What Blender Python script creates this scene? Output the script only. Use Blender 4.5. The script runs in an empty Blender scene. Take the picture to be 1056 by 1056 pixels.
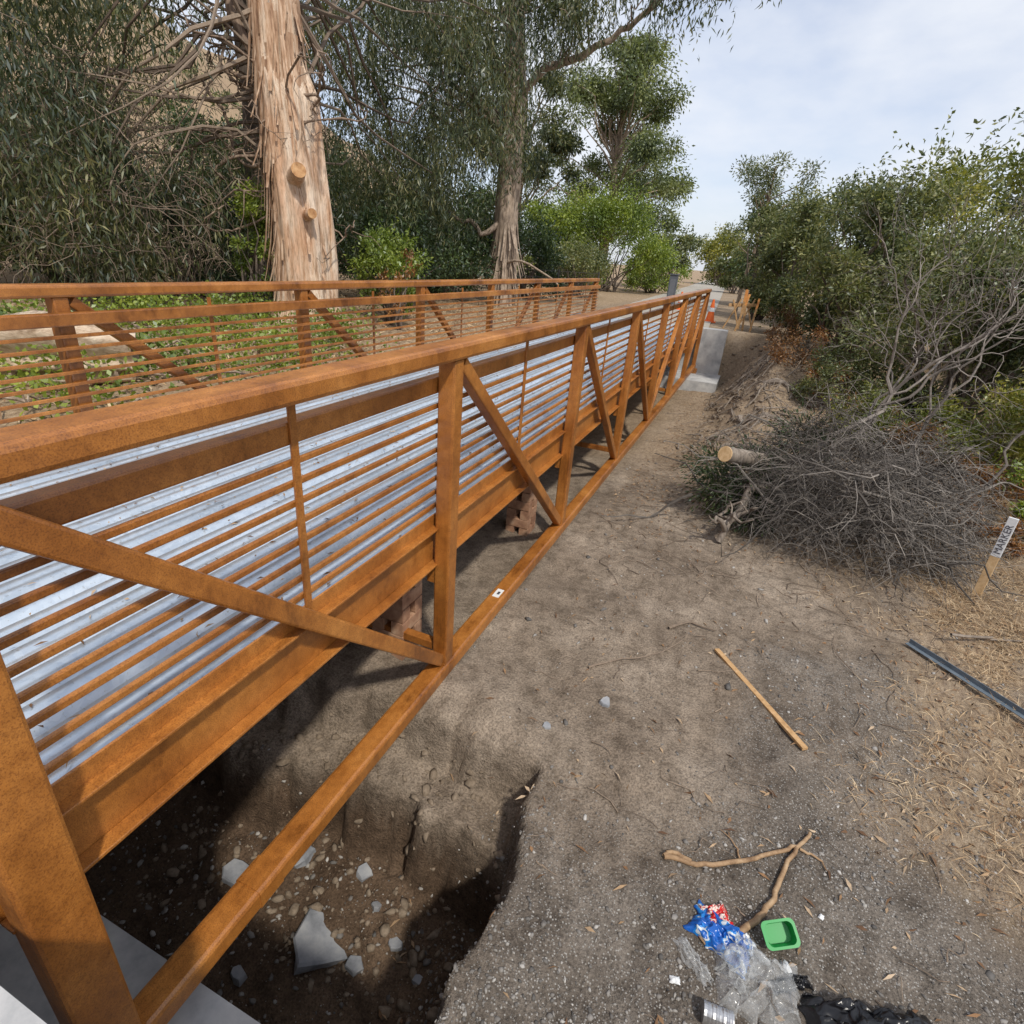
import bpy, math, numpy as np
from mathutils import Vector, Matrix
rng=np.random.default_rng(11)
S=bpy.context.scene
COL=S.collection
def A(*v): return np.array(v,float)
# ------------------------------------------------------------ noise
def _h(ix,iy,seed):
    n=(ix.astype(np.int64)*374761393+iy.astype(np.int64)*668265263+seed*1442695041)&0x7fffffff
    n=((n^(n>>13))*1274126177)&0x7fffffff
    return ((n^(n>>16))&0xffff)/65535.0
def vn(x,y,seed=0):
    x=np.asarray(x,float);y=np.asarray(y,float)
    ix=np.floor(x);iy=np.floor(y);fx=x-ix;fy=y-iy
    fx=fx*fx*(3-2*fx);fy=fy*fy*(3-2*fy)
    a=_h(ix,iy,seed);b=_h(ix+1,iy,seed);c=_h(ix,iy+1,seed);d=_h(ix+1,iy+1,seed)
    return (a*(1-fx)+b*fx)*(1-fy)+(c*(1-fx)+d*fx)*fy
def fbm(x,y,o=4,seed=0):
    x=np.asarray(x,float);y=np.asarray(y,float)
    r=0;a=.5
    for i in range(o):
        r=r+a*(vn(x*2**i+i*17.3,y*2**i-i*9.1,seed+i)-.5)*2;a*=.5
    return r
def sm(a,b,x):
    t=np.clip((np.asarray(x,float)-a)/(b-a),0,1);return t*t*(3-2*t)
def mix(a,b,t): return a*(1-t)+b*t
# ------------------------------------------------------------ materials
def newmat(name):
    m=bpy.data.materials.new(name);m.use_nodes=True
    nt=m.node_tree;b=nt.nodes['Principled BSDF'];return m,nt,b
def ramp(nt,fac,stops,interp='LINEAR'):
    r=nt.nodes.new('ShaderNodeValToRGB');r.color_ramp.interpolation=interp
    e=r.color_ramp.elements
    while len(e)<len(stops): e.new(.5)
    for i,(p,c) in enumerate(stops):
        e[i].position=p;e[i].color=(*c,1) if len(c)==3 else c
    nt.links.new(fac,r.inputs[0]);return r.outputs[0]
def noise(nt,scale,detail=4,rough=.6,stretch=None,kind='Object'):
    tc=nt.nodes.new('ShaderNodeTexCoord');n=nt.nodes.new('ShaderNodeTexNoise')
    n.inputs['Scale'].default_value=scale;n.inputs['Detail'].default_value=detail;n.inputs['Roughness'].default_value=rough
    if stretch:
        mp=nt.nodes.new('ShaderNodeMapping');mp.inputs['Scale'].default_value=stretch
        nt.links.new(tc.outputs[kind],mp.inputs[0]);nt.links.new(mp.outputs[0],n.inputs['Vector'])
    else: nt.links.new(tc.outputs[kind],n.inputs['Vector'])
    return n.outputs['Fac']
def mixc(nt,fac,a,b,mode='MIX'):
    m=nt.nodes.new('ShaderNodeMixRGB');m.blend_type=mode
    for i,v in ((0,fac),(1,a),(2,b)):
        if isinstance(v,(int,float)): m.inputs[i].default_value=v
        elif isinstance(v,tuple): m.inputs[i].default_value=(*v,1)
        else: nt.links.new(v,m.inputs[i])
    return m.outputs[0]
def bump(nt,b,h,strength=.3,dist=.01):
    bp=nt.nodes.new('ShaderNodeBump');bp.inputs['Strength'].default_value=strength;bp.inputs['Distance'].default_value=dist
    nt.links.new(h,bp.inputs['Height']);nt.links.new(bp.outputs[0],b.inputs['Normal'])
def simple(name,cols,scale=8,rough=.8,metal=0,bmp=.3,bd=.01,stretch=None,detail=4):
    m,nt,b=newmat(name)
    n=noise(nt,scale,detail,.65,stretch)
    k=len(cols);c=ramp(nt,n,[(.3+.4*i/max(1,k-1),cols[i]) for i in range(k)])
    nt.links.new(c,b.inputs['Base Color']);b.inputs['Roughness'].default_value=rough;b.inputs['Metallic'].default_value=metal
    if bmp: bump(nt,b,n,bmp,bd)
    return m
def steel_mat():
    m,nt,b=newmat('weathering_steel')
    n1=noise(nt,2.2,5,.6);n2=noise(nt,210,2,.7);n3=noise(nt,5.5,6,.78,(1,.30,.16));n4=noise(nt,30,3,.6)
    c=ramp(nt,n1,[(.28,(.24,.080,.013)),(.5,(.40,.150,.027)),(.72,(.53,.225,.050))])
    c2=ramp(nt,n3,[(.34,(.36,.30,.28)),(.45,(.85,.82,.80)),(.56,(1.0,1.0,1.0)),(.7,(1.18,1.25,1.4))])
    c=mixc(nt,.85,c,c2,'MULTIPLY')
    c=mixc(nt,.5,c,ramp(nt,n4,[(.35,(.7,.66,.62)),(.6,(1.08,1.08,1.1))]),'MULTIPLY')
    sp=ramp(nt,n2,[(.36,(.5,.42,.38)),(.5,(1,1,1)),(.72,(1.2,1.2,1.15))])
    c=mixc(nt,.7,c,sp,'MULTIPLY')
    nt.links.new(c,b.inputs['Base Color'])
    r=ramp(nt,n3,[(.3,(.30,)*3),(.7,(.50,)*3)]);nt.links.new(r,b.inputs['Roughness'])
    b.inputs['Specular IOR Level'].default_value=.7
    bump(nt,b,n2,.15,.002);return m
def galv_mat():
    m,nt,b=newmat('galvanized_steel')
    tc=nt.nodes.new('ShaderNodeTexCoord');v=nt.nodes.new('ShaderNodeTexVoronoi');v.inputs['Scale'].default_value=40
    nt.links.new(tc.outputs['Object'],v.inputs['Vector'])
    c1=ramp(nt,v.outputs['Color'],[(.0,(.55,.63,.72)),(1,(.70,.77,.84))])
    n=noise(nt,2.6,5,.7,(1.5,.3,1));d=ramp(nt,n,[(.35,(.66,.68,.70)),(.6,(1.05,1.05,1.05))])
    c=mixc(nt,1,c1,d,'MULTIPLY')
    n2=noise(nt,42,4,.75);d2=ramp(nt,n2,[(.6,(1,1,1)),(.7,(.5,.43,.34))]);c=mixc(nt,.8,c,d2,'MULTIPLY')
    nt.links.new(c,b.inputs['Base Color'])
    b.inputs['Metallic'].default_value=.6
    r=ramp(nt,n,[(.3,(.46,)*3),(.7,(.27,)*3)]);nt.links.new(r,b.inputs['Roughness'])
    bump(nt,b,n2,.12,.003);return m
def leaf_mat(name,c0,c1,c2,trans=.3,clump=.6):
    m=bpy.data.materials.new(name);m.use_nodes=True;nt=m.node_tree;nt.nodes.remove(nt.nodes['Principled BSDF'])
    b=nt.nodes.new('ShaderNodeBsdfDiffuse')
    g=nt.nodes.new('ShaderNodeNewGeometry')
    c=ramp(nt,g.outputs['Random Per Island'],[(0,c0),(.55,c1),(1,c2)])
    n=noise(nt,clump,1,.5);k=ramp(nt,n,[(.35,(.6,.66,.62)),(.65,(1.3,1.22,1.0))])
    c=mixc(nt,1,c,k,'MULTIPLY');nt.links.new(c,b.inputs[0])
    t=nt.nodes.new('ShaderNodeBsdfTranslucent');tcol=mixc(nt,1,c,(1.35,1.4,.7),'MULTIPLY');nt.links.new(tcol,t.inputs[0])
    ms=nt.nodes.new('ShaderNodeMixShader');ms.inputs[0].default_value=trans
    gl=nt.nodes.new('ShaderNodeBsdfGlossy');gl.inputs['Roughness'].default_value=.45;gl.inputs[0].default_value=(.8,.85,.9,1)
    m2=nt.nodes.new('ShaderNodeMixShader');m2.inputs[0].default_value=.05
    o=nt.nodes['Material Output'];nt.links.new(b.outputs[0],ms.inputs[1]);nt.links.new(t.outputs[0],ms.inputs[2])
    nt.links.new(ms.outputs[0],m2.inputs[1]);nt.links.new(gl.outputs[0],m2.inputs[2]);nt.links.new(m2.outputs[0],o.inputs[0])
    return m
def island_mat(name,stops,rough=.85):
    m,nt,b=newmat(name);g=nt.nodes.new('ShaderNodeNewGeometry')
    c=ramp(nt,g.outputs['Random Per Island'],stops)
    n=noise(nt,40,2,.6);c=mixc(nt,.6,c,ramp(nt,n,[(.3,(.6,.6,.6)),(.7,(1.2,1.2,1.2))]),'MULTIPLY')
    nt.links.new(c,b.inputs['Base Color']);b.inputs['Roughness'].default_value=rough
    return m
def bark_mat():
    m,nt,b=newmat('peeling_eucalyptus_bark')
    n=noise(nt,3.0,6,.68,(3.0,3.0,.26));n2=noise(nt,1.3,3,.6,(1.5,1.5,.5));n3=noise(nt,22,4,.7,(2,2,.25))
    c=ramp(nt,n,[(.30,(.15,.07,.04)),(.38,(.40,.25,.15)),(.46,(.66,.49,.35)),(.60,(.80,.66,.52)),(.72,(.58,.40,.27))])
    c=mixc(nt,ramp(nt,n2,[(.46,(0,0,0)),(.62,(.65,.65,.65))]),c,(.54,.28,.14))
    c=mixc(nt,.7,c,ramp(nt,n3,[(.35,(.45,.4,.35)),(.5,(1,1,1)),(.7,(1.15,1.12,1.1))]),'MULTIPLY')
    nt.links.new(c,b.inputs['Base Color']);b.inputs['Roughness'].default_value=.85
    bump(nt,b,n,1.0,.06);return m
def ground_mat():
    m,nt,b=newmat('dirt_ground')
    at=nt.nodes.new('ShaderNodeAttribute');at.attribute_name='zone'
    sp=nt.nodes.new('ShaderNodeSeparateColor');nt.links.new(at.outputs['Color'],sp.inputs[0])
    n1=noise(nt,1.1,5,.65);n2=noise(nt,9,6,.72);n3=noise(nt,75,3,.7)
    c=ramp(nt,n1,[(.3,(.175,.135,.10)),(.5,(.27,.215,.163)),(.7,(.39,.32,.25))])
    c=mixc(nt,.9,c,ramp(nt,n2,[(.32,(.5,.48,.46)),(.52,(1.0,1.0,1.0)),(.72,(1.3,1.3,1.3))]),'MULTIPLY')
    c=mixc(nt,.85,c,ramp(nt,n3,[(.35,(.5,.5,.5)),(.6,(1.15,1.15,1.15))]),'MULTIPLY')
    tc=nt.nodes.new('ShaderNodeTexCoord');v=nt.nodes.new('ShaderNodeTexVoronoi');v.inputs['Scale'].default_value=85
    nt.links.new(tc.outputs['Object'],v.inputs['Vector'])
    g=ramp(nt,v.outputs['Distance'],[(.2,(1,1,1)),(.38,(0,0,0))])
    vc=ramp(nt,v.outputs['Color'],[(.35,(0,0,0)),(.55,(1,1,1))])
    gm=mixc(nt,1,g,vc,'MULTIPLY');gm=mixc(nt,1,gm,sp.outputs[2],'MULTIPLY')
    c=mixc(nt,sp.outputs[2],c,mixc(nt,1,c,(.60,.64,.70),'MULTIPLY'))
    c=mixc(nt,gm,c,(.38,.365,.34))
    st=noise(nt,26,5,.8,(1,.35,1));sc=ramp(nt,st,[(.3,(.13,.075,.045)),(.5,(.33,.235,.145)),(.7,(.54,.42,.28))])
    rm=nt.nodes.new('ShaderNodeMath');rm.operation='MULTIPLY';nt.links.new(sp.outputs[0],rm.inputs[0]);rm.inputs[1].default_value=.85
    c=mixc(nt,rm.outputs[0],c,sc)
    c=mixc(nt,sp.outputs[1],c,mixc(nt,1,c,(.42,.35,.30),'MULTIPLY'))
    nt.links.new(c,b.inputs['Base Color']);b.inputs['Roughness'].default_value=.95;b.inputs['Specular IOR Level'].default_value=.2
    h=mixc(nt,.35,n2,n3);bump(nt,b,h,.9,.04)
    return m
M={}
M['steel']=steel_mat();M['galv']=galv_mat()
M['conc']=simple('concrete',[(.30,.31,.32),(.46,.46,.46),(.58,.58,.56)],5,.85,0,.3,.006,None,7)
M['bark']=bark_mat()
M['bark2']=simple('dark_bark',[(.05,.038,.03),(.13,.10,.078),(.22,.175,.14)],5,.9,0,.6,.03,(3,3,.4))
M['palebark']=simple('pale_bark',[(.15,.11,.08),(.33,.25,.185),(.50,.40,.31)],7,.85,0,.5,.02,(2,2,.5))
M['brownbark']=simple('brown_bark',[(.10,.065,.045),(.22,.155,.11),(.36,.27,.2)],9,.85,0,.5,.02,(2,2,.5))
M['greybark']=simple('grey_bark',[(.10,.08,.065),(.22,.18,.145),(.34,.29,.24)],7,.85,0,.5,.02,(2,2,.6))
M['twig']=island_mat('dry_twigs',[(0,(.10,.07,.05)),(.5,(.20,.15,.11)),(1,(.34,.26,.19))])
M['greytwig']=island_mat('grey_twigs',[(0,(.05,.043,.037)),(.5,(.125,.11,.096)),(1,(.28,.25,.22))])
M['lighttwig']=island_mat('light_grey_twigs',[(0,(.13,.11,.095)),(.5,(.22,.19,.165)),(1,(.33,.29,.255))])
M['wood']=simple('lumber',[(.34,.19,.08),(.48,.29,.13),(.58,.37,.19)],5,.7,0,.2,.003,(6,6,6))
M['cutwood']=simple('cut_wood_end',[(.50,.32,.15),(.72,.52,.30)],20,.8,0,.1)
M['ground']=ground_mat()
M['path']=simple('path_gravel',[(.30,.27,.23),(.42,.39,.34)],5,.95,0,.3,.01)
M['rock']=island_mat('gravel_stones',[(0,(.09,.085,.08)),(.5,(.19,.175,.16)),(.85,(.33,.31,.285)),(1,(.48,.46,.43))])
M['litter']=island_mat('leaf_litter',[(0,(.10,.05,.025)),(.4,(.24,.13,.06)),(.75,(.38,.25,.14)),(1,(.5,.38,.26))])
M['straw']=island_mat('dry_grass_blades',[(0,(.19,.10,.045)),(.4,(.42,.28,.15)),(1,(.68,.53,.34))])
M['euc']=leaf_mat('eucalyptus_leaves',(.038,.055,.026),(.085,.108,.05),(.22,.21,.11))
M['euc2']=leaf_mat('eucalyptus_leaves_light',(.09,.12,.055),(.17,.205,.09),(.28,.32,.16),.35)
M['dark']=leaf_mat('dark_leaves',(.028,.05,.02),(.05,.085,.033),(.11,.15,.055))
M['bright']=leaf_mat('bright_leaves',(.10,.15,.02),(.19,.26,.04),(.32,.38,.08),.35)
M['olive']=leaf_mat('olive_leaves',(.075,.10,.045),(.15,.18,.08),(.29,.29,.145))
M['yellow']=leaf_mat('yellow_green_leaves',(.12,.15,.03),(.24,.255,.055),(.40,.37,.10),.35)
M['deadleaf']=leaf_mat('dead_leaves',(.16,.07,.025),(.28,.13,.05),(.40,.22,.10),.2)
# ------------------------------------------------------------ mesh helpers
def obj(name,me,parent=None):
    o=bpy.data.objects.new(name,me);COL.objects.link(o)
    if parent: o.parent=parent
    return o
def empty(name): 
    o=bpy.data.objects.new(name,None);COL.objects.link(o);o.empty_display_size=.3;return o
def mesh_np(name,V,F,mat,parent=None,smooth=False):
    me=bpy.data.meshes.new(name);V=np.asarray(V,np.float32);F=np.asarray(F,np.int32);k=F.shape[1]
    me.vertices.add(len(V));me.vertices.foreach_set('co',V.ravel())
    me.loops.add(F.size);me.loops.foreach_set('vertex_index',F.ravel())
    me.polygons.add(len(F));me.polygons.foreach_set('loop_start',np.arange(0,F.size,k,dtype=np.int32))
    if smooth: me.polygons.foreach_set('use_smooth',np.ones(len(F),bool))
    me.update(calc_edges=True);me.materials.append(mat)
    return obj(name,me,parent)
class B:
    def __init__(s): s.v=[];s.f=[];s.n=0
    def add(s,V,F):
        V=np.asarray(V,float);s.v.append(V)
        s.f.extend([tuple(int(i)+s.n for i in f) for f in F]);s.n+=len(V)
    def beam(s,p0,p1,w,h,up=(0,0,1),ch=.008):
        p0=A(*p0);p1=A(*p1);t=p1-p0;L=np.linalg.norm(t);t/=L
        up=A(*up);sx=np.cross(t,up);sx/=np.linalg.norm(sx);uy=np.cross(sx,t)
        a=w/2;b=h/2;c=min(ch,a*.45,b*.45);d=c*.3
        pr=[(a,b-c),(a-d,b-d),(a-c,b),(-a+c,b),(-a+d,b-d),(-a,b-c),(-a,-b+c),(-a+d,-b+d),(-a+c,-b),(a-c,-b),(a-d,-b+d),(a,-b+c)]
        V=[p0+sx*x+uy*y for x,y in pr]+[p1+sx*x+uy*y for x,y in pr];n=12
        F=[(i,(i+1)%n,n+(i+1)%n,n+i) for i in range(n)]+[tuple(range(n))[::-1],tuple(range(n,2*n))]
        s.add(V,F)
    def box(s,x0,x1,y0,y1,z0,z1,ch=.012):
        s.beam(((x0+x1)/2,y0,(z0+z1)/2),((x0+x1)/2,y1,(z0+z1)/2),x1-x0,z1-z0,(0,0,1),ch)
    def tube(s,P,R,n=6,cap=False,rfun=None):
        P=np.asarray(P,float);R=np.asarray(R,float)*np.ones(len(P))
        T=np.gradient(P,axis=0);T/=np.linalg.norm(T,axis=1)[:,None]+1e-9
        m=P[-1]-P[0];ref=A(0,0,1) if abs(m[2])<.8*np.linalg.norm(m) else A(1,0,0)
        X=np.cross(T,ref);X/=np.linalg.norm(X,axis=1)[:,None]+1e-9;Y=np.cross(X,T)
        a=np.linspace(0,2*np.pi,n,endpoint=False);k=len(P)
        rr=R[:,None]*np.ones((k,n))
        if rfun is not None: rr=rr*rfun(a[None,:],P)
        V=P[:,None,:]+rr[...,None]*(np.cos(a)[None,:,None]*X[:,None,:]+np.sin(a)[None,:,None]*Y[:,None,:])
        i=np.arange(k-1)[:,None]*n;j=np.arange(n)[None,:];j2=(j+1)%n
        F=np.stack([i+j,i+j2,i+n+j2,i+n+j],-1).reshape(-1,4).tolist()
        if cap: F+= [list(range(n))[::-1],list(range((k-1)*n,k*n))]
        s.add(V.reshape(-1,3),F)
    def make(s,name,mat,parent=None,smooth=False):
        me=bpy.data.meshes.new(name);V=np.concatenate(s.v)
        me.from_pydata(V.tolist(),[],s.f);me.update();me.materials.append(mat)
        if smooth: me.polygons.foreach_set('use_smooth',[True]*len(me.polygons))
        return obj(name,me,parent)
def curve(p0,p1,n=8,wig=.1,sag=0):
    p0=A(*p0);p1=A(*p1);t=np.linspace(0,1,n)[:,None];P=p0+(p1-p0)*t
    L=np.linalg.norm(p1-p0)
    k=rng.normal(size=(4,3))*wig*L/2
    P=P+k[0]*np.sin(np.pi*t)+k[1]*np.sin(2*np.pi*t)*.5+k[2]*np.sin(3.3*np.pi*t)*.3*(1-t)*t*4+k[3]*np.sin(6.1*np.pi*t)*.18*(1-t)*t*4
    P[:,2:]-=sag*4*t*(1-t)
    return P
def unit(v): return v/(np.linalg.norm(v,axis=-1,keepdims=True)+1e-9)
def leafmesh(name,P,D,L,W,mat,parent=None,flat=False):
    n=len(P);D=unit(D);R=rng.normal(size=(n,3))
    if flat: R=np.tile(A(0,0,1),(n,1))+rng.normal(size=(n,3))*.35
    Sd=unit(np.cross(D,R));Nn=np.cross(Sd,D);L=np.asarray(L)*np.ones(n);W=np.asarray(W)*np.ones(n);L=L[:,None];W=W[:,None]
    bend=Nn*L*.12
    V=np.stack([P,P+D*L*.45+Sd*W/2+bend,P+D*L,P+D*L*.45-Sd*W/2+bend],1).reshape(-1,3)
    F=np.arange(4*n).reshape(-1,4)
    return mesh_np(name,V,F,mat,parent)
def bush_pts(C,R,n,shell=.5,flatz=.8):
    C=np.repeat(C,n,0);r=np.repeat(R,n)
    d=unit(rng.normal(size=(len(C),3)));rad=r*rng.random(len(C))**shell
    rad*=1+.35*rng.normal(size=len(C))*.6
    P=C+d*rad[:,None]*A(1,1,flatz);return P,d
def hang_pts(C,R,strands,m,length):
    C=np.repeat(C,strands,0);r=np.repeat(R,strands)
    st=C+unit(rng.normal(size=(len(C),3)))*(r*rng.random(len(C))**.5)[:,None]*A(1,1,.6)
    k=len(st);t=np.tile(np.linspace(.02,1,m),k);st=np.repeat(st,m,0)
    sl=np.repeat(length*(.4+.8*rng.random(k)),m)
    lean=np.repeat(rng.normal(size=(k,3))*.28,m,0)*A(1,1,0)
    P=st+(A(0,0,-1)+lean)*(sl*t)[:,None]+rng.normal(size=(len(st),3))*.03
    D=A(0,0,-1)+rng.normal(size=(len(st),3))*.5
    return P,D
# ------------------------------------------------------------ terrain
def gh(x,y,det=True):
    x=np.asarray(x,float);y=np.asarray(y,float)
    nz=.08*fbm(x*.7,y*.7,3,3)+.05*fbm(x*2.3,y*2.3,4,5)
    z=.12*sm(1.5,5,x)+0*y
    rx=sm(-.75,.9,x)
    z=z+rx*(1.12*sm(8.8,17.2+1.5*sm(1,4,x),y))-(1-rx)*.38*sm(5,11,y)
    z=z+.20*np.exp(-((x-.3)**2)/.5)*sm(7,10,y)*(1-sm(14,17,y))*(1+fbm(x*2,y*2,3,61))
    z=z+sm(-.8,-.2,x)*sm(8,10.5,y)*.20*fbm(x*1.6,y*1.6,4,63)*(1-sm(17,19,y))
    z=z+.12*sm(2.4,3.4,x)*fbm(x*.9,y*.9,2,9)
    lb=sm(4.7,6.0,-x);z=mix(z,.98+.25*sm(6,12,-x),lb)
    z=z+nz
    ends=sm(17.0,17.8,y);z=mix(z,1.10+.3*nz,ends)
    w1=.18*fbm(y*1.9,x*1.9,3,21)+.05*fbm(x*7,y*7,3,22);w2=.16*fbm(x*1.6,y*1.6,3,27)+.07*fbm(x*8,y*8,3,28)
    rub=.05*fbm(x*5,y*5,4,8)
    def hole(xe,ye,sx,sy): return (1-sm(xe-sx,xe,x+w1))*sm(-6.2,-5.2,x)*(1-sm(ye-sy,ye,y+w2+.12*sm(-1.7,-2.6,x)))
    p1=hole(-.50,2.24,.07,.08);p2=hole(-.56,1.94,.07,.10)
    sl=1-.22*sm(1.2,1.9,y)
    z=z-p1*(.34+rub)-p2*(.80*sl+rub*.9)
    z=z+.06*np.exp(-((np.hypot((x+.9)/.9,(y-2.43)/.16))**2))+.09*np.exp(-((np.hypot((x+2.0)/.7,(y-2.7)/.35))**2))
    ap=1-sm(.12,.86,y+.05*fbm(x*3,y*3,2,4))
    inb=(x>-5.25)&(x<-.87)
    apb=(1-sm(.0,.12,y))
    z=np.where(inb,mix(z,1.1,apb),mix(z,1.1+.2*nz,ap))
    d=(-x-.40*y)/1.08
    z=z+50*sm(9,115,d)+(fbm(x*.05,y*.05,5,2)*9+fbm(x*.2,y*.2,4,12)*2)*sm(16,50,d)
    far=sm(60,200,np.hypot(x,y));z=z+far*(3*fbm(x*.01,y*.01,3,6))
    return z
def axis(dense,lo,hi):
    a=list(dense);step=a[1]-a[0];s=step;v=a[0]
    L=[]
    while v>lo: s=min(s*1.13,30 if v<-130 else 3.5);v-=s;L.append(v)
    s=a[-1]-a[-2];v=a[-1];H=[]
    while v<hi: s=min(s*1.13,30 if v>130 else 3.5);v+=s;H.append(v)
    return np.array(L[::-1]+a+H)
gx=axis(list(np.arange(-6.5,-3,.07))+list(np.arange(-3,2.6,.026))+list(np.arange(2.62,5,.08)),-450,450)
gy=axis(list(np.arange(-.4,3.2,.022))+list(np.arange(3.24,8,.05))+list(np.arange(8,19,.08)),-200,600)
X,Y=np.meshgrid(gx,gy);Z=gh(X,Y)
V=np.stack([X,Y,Z],-1).reshape(-1,3);nx=len(gx);ny=len(gy)
i=np.arange(ny-1)[:,None]*nx;j=np.arange(nx-1)[None,:]
F=np.stack([i+j,i+j+1,i+nx+j+1,i+nx+j],-1).reshape(-1,4)
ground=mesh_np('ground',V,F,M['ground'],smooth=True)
x=V[:,0];y=V[:,1]
def strawz(x,y):
    e=fbm(x*1.1,y*1.1,4,31);e2=fbm(x*2.3,y*2.3,3,35)
    r=sm(.9,1.9,x-.28*sm(3,7,y)+e*.9)*sm(2.0,3.0,y+e)*(.45+.55*sm(-.3,.15,e2))
    l=sm(4.9,5.8,-x);f=sm(6.5,10,y+e)*.6
    return np.clip(np.maximum(np.maximum(r,l),f),0,1)
R_=strawz(x,y)
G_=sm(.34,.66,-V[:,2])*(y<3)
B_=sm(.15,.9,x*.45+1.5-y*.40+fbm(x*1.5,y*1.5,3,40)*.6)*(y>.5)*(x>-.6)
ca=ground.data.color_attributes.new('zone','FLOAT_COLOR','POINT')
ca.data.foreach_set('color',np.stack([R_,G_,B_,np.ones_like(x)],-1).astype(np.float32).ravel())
def g1(x,y): return float(gh(np.array([x]),np.array([y]))[0])
yy=np.concatenate([np.arange(17.6,30,.6),np.arange(30,130,3)]);cx=-2.95-.055*(yy-17.6);Vp=[];
for u in np.linspace(-1.7,1.7,7):
    Vp.append(np.stack([cx+u,yy,gh(cx+u,yy)+.035],-1))
Vp=np.stack(Vp,1).reshape(-1,3);k=len(yy);i=np.arange(k-1)[:,None]*7;j=np.arange(6)[None,:]
mesh_np('path',Vp,np.stack([i+j,i+j+1,i+8+j,i+7+j],-1).reshape(-1,4),M['path'],smooth=True)
# ------------------------------------------------------------ bridge
br=empty('steel_truss_bridge')
NX=-1.40;FX=-4.52
PY=[.42]+[2.6+2.4*i for i in range(7)]
ZT=2.135;ZB=.11
def truss(name,cx,inner):
    t=empty(name);t.parent=br
    b=B();b.beam((cx,.30,ZT),(cx,17.1,ZT),.135,.085,ch=.02);b.make('top_chord',M['steel'],t)
    b=B();b.beam((cx,.30,ZB),(cx,17.1,ZB),.125,.105,ch=.018)
    b.beam((cx,.98,ZB),(cx,1.10,ZB),.133,.113,ch=.018);b.make('bottom_chord',M['steel'],t)
    b=B()
    for q,yv in enumerate(PY):
        w=.15 if q in(0,len(PY)-1) else .105
        b.beam((cx,yv,ZB+.055),(cx,yv,ZT-.045),.10,w,(0,1,0),.012)
    b.make('posts',M['steel'],t)
    b=B()
    for q in range(len(PY)-1):
        y0,y1=PY[q],PY[q+1]
        if q<4: p0=(cx,y0+.08,ZT-.07);p1=(cx,y1-.06,ZB+.09)
        else: p0=(cx,y1-.08,ZT-.07);p1=(cx,y0+.06,ZB+.09)
        b.beam(p0,p1,.075,.08,(0,0,1),.01)
    b.make('diagonals',M['steel'],t)
    b=B()
    for yv in PY:
        for zz in(ZB+.056,ZT-.046):
            for s in(-1,1):
                b.tube([A(cx-.05,yv+s*(.055 if yv!=PY[0] and yv!=PY[-1] else .077),zz),A(cx+.05,yv+s*(.055 if yv!=PY[0] and yv!=PY[-1] else .077),zz)],.006,6)
    b.make('welds',M['steel'],t)
    ix=cx+inner*.085
    b=B();b.beam((ix,.34,1.955),(ix,17.08,1.955),.06,.09,ch=.01);b.make('rub_rail',M['steel'],t)
    b=B()
    for k in range(8): b.beam((ix-inner*.012,.34,1.838-.083*k),(ix-inner*.012,17.08,1.838-.083*k),.018,.025,ch=.004)
    b.make('safety_rails',M['steel'],t)
    b=B()
    for q in range(len(PY)-1):
        ym=(PY[q]+PY[q+1])/2;b.beam((cx+inner*.05,ym,1.16),(cx+inner*.05,ym,2.06),.012,.036,(0,1,0),.003)
    b.make('pickets',M['steel'],t)
    return t
truss('near_truss',NX,-1);truss('far_truss',FX,1)
for cx,inn in((NX,-1),(FX,1)):
    b=B();w=cx+inn*.075
    b.beam((w,.34,1.165),(w,17.08,1.165),.010,.07,ch=.003)
    b.beam((w+inn*.012,.34,1.005),(w+inn*.012,17.08,1.005),.012,.235,ch=.003)
    b.beam((w-inn*.022,.34,1.125),(w-inn*.022,17.08,1.125),.055,.012,ch=.003)
    b.beam((w-inn*.022,.34,.889),(w-inn*.022,17.08,.889),.055,.014,ch=.003)
    b.make('edge_channel',M['steel'],br)
b=B()
for yv in PY+[(PY[q]+PY[q+1])/2 for q in range(7)]:
    m_=yv in PY
    b.beam((FX+.09,yv,.93),(NX-.095,yv,.93),.014,.2,ch=.002)
    b.beam((FX+.09,yv,1.035),(NX-.095,yv,1.035),.11,.012,ch=.002);b.beam((FX+.09,yv,.825),(NX-.095,yv,.825),.11,.012,ch=.002)
    if m_:
        b.beam((NX-.098,yv,.80),(NX-.051,yv,.80),.09,.10,ch=.004)
b.make('floor_beams',M['steel'],br)
b=B()
for yv in PY[1:-1:2]: b.beam((NX-.05,yv,.26),(FX+.05,yv,.26),.06,.06,ch=.006)
b.make('lower_bracing',M['steel'],br)
per=.165;xs=[];x0=FX+.105;x1=NX-.105;xx=x0
while xx<x1-.01:
    for dx,z in((0,1.115),(.022,1.115),(.036,1.15),(.078,1.15),(.084,1.146),(.102,1.146),(.108,1.15),(.151,1.15),(.165,1.115)):
        if xx+dx<=x1: xs.append((xx+dx,z))
    xx+=per
P2=[xs[0]]
for p in xs[1:]:
    if abs(p[0]-P2[-1][0])>1e-4: P2.append(p)
xs=P2;ys=np.arange(.3,17.12,.35)
Vd=np.array([[(x,y,z+.0015*math.sin(y*5+x*3)) for x,z in xs] for y in ys]).reshape(-1,3)
n=len(xs);i=np.arange(len(ys)-1)[:,None]*n;j=np.arange(n-1)[None,:]
mesh_np('corrugated_deck',Vd,np.stack([i+j,i+j+1,i+n+j+1,i+n+j],-1).reshape(-1,4),M['galv'],br)
n=2600;px=rng.uniform(x0,x1,n);py=rng.uniform(.4,17,n)
leafmesh('deck_leaves',np.stack([px,py,1.156+0*px],-1),rng.normal(size=(n,3))*A(1,1,.06),rng.uniform(.015,.06,n),rng.uniform(.006,.016,n),M['litter'],br,flat=True)
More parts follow.
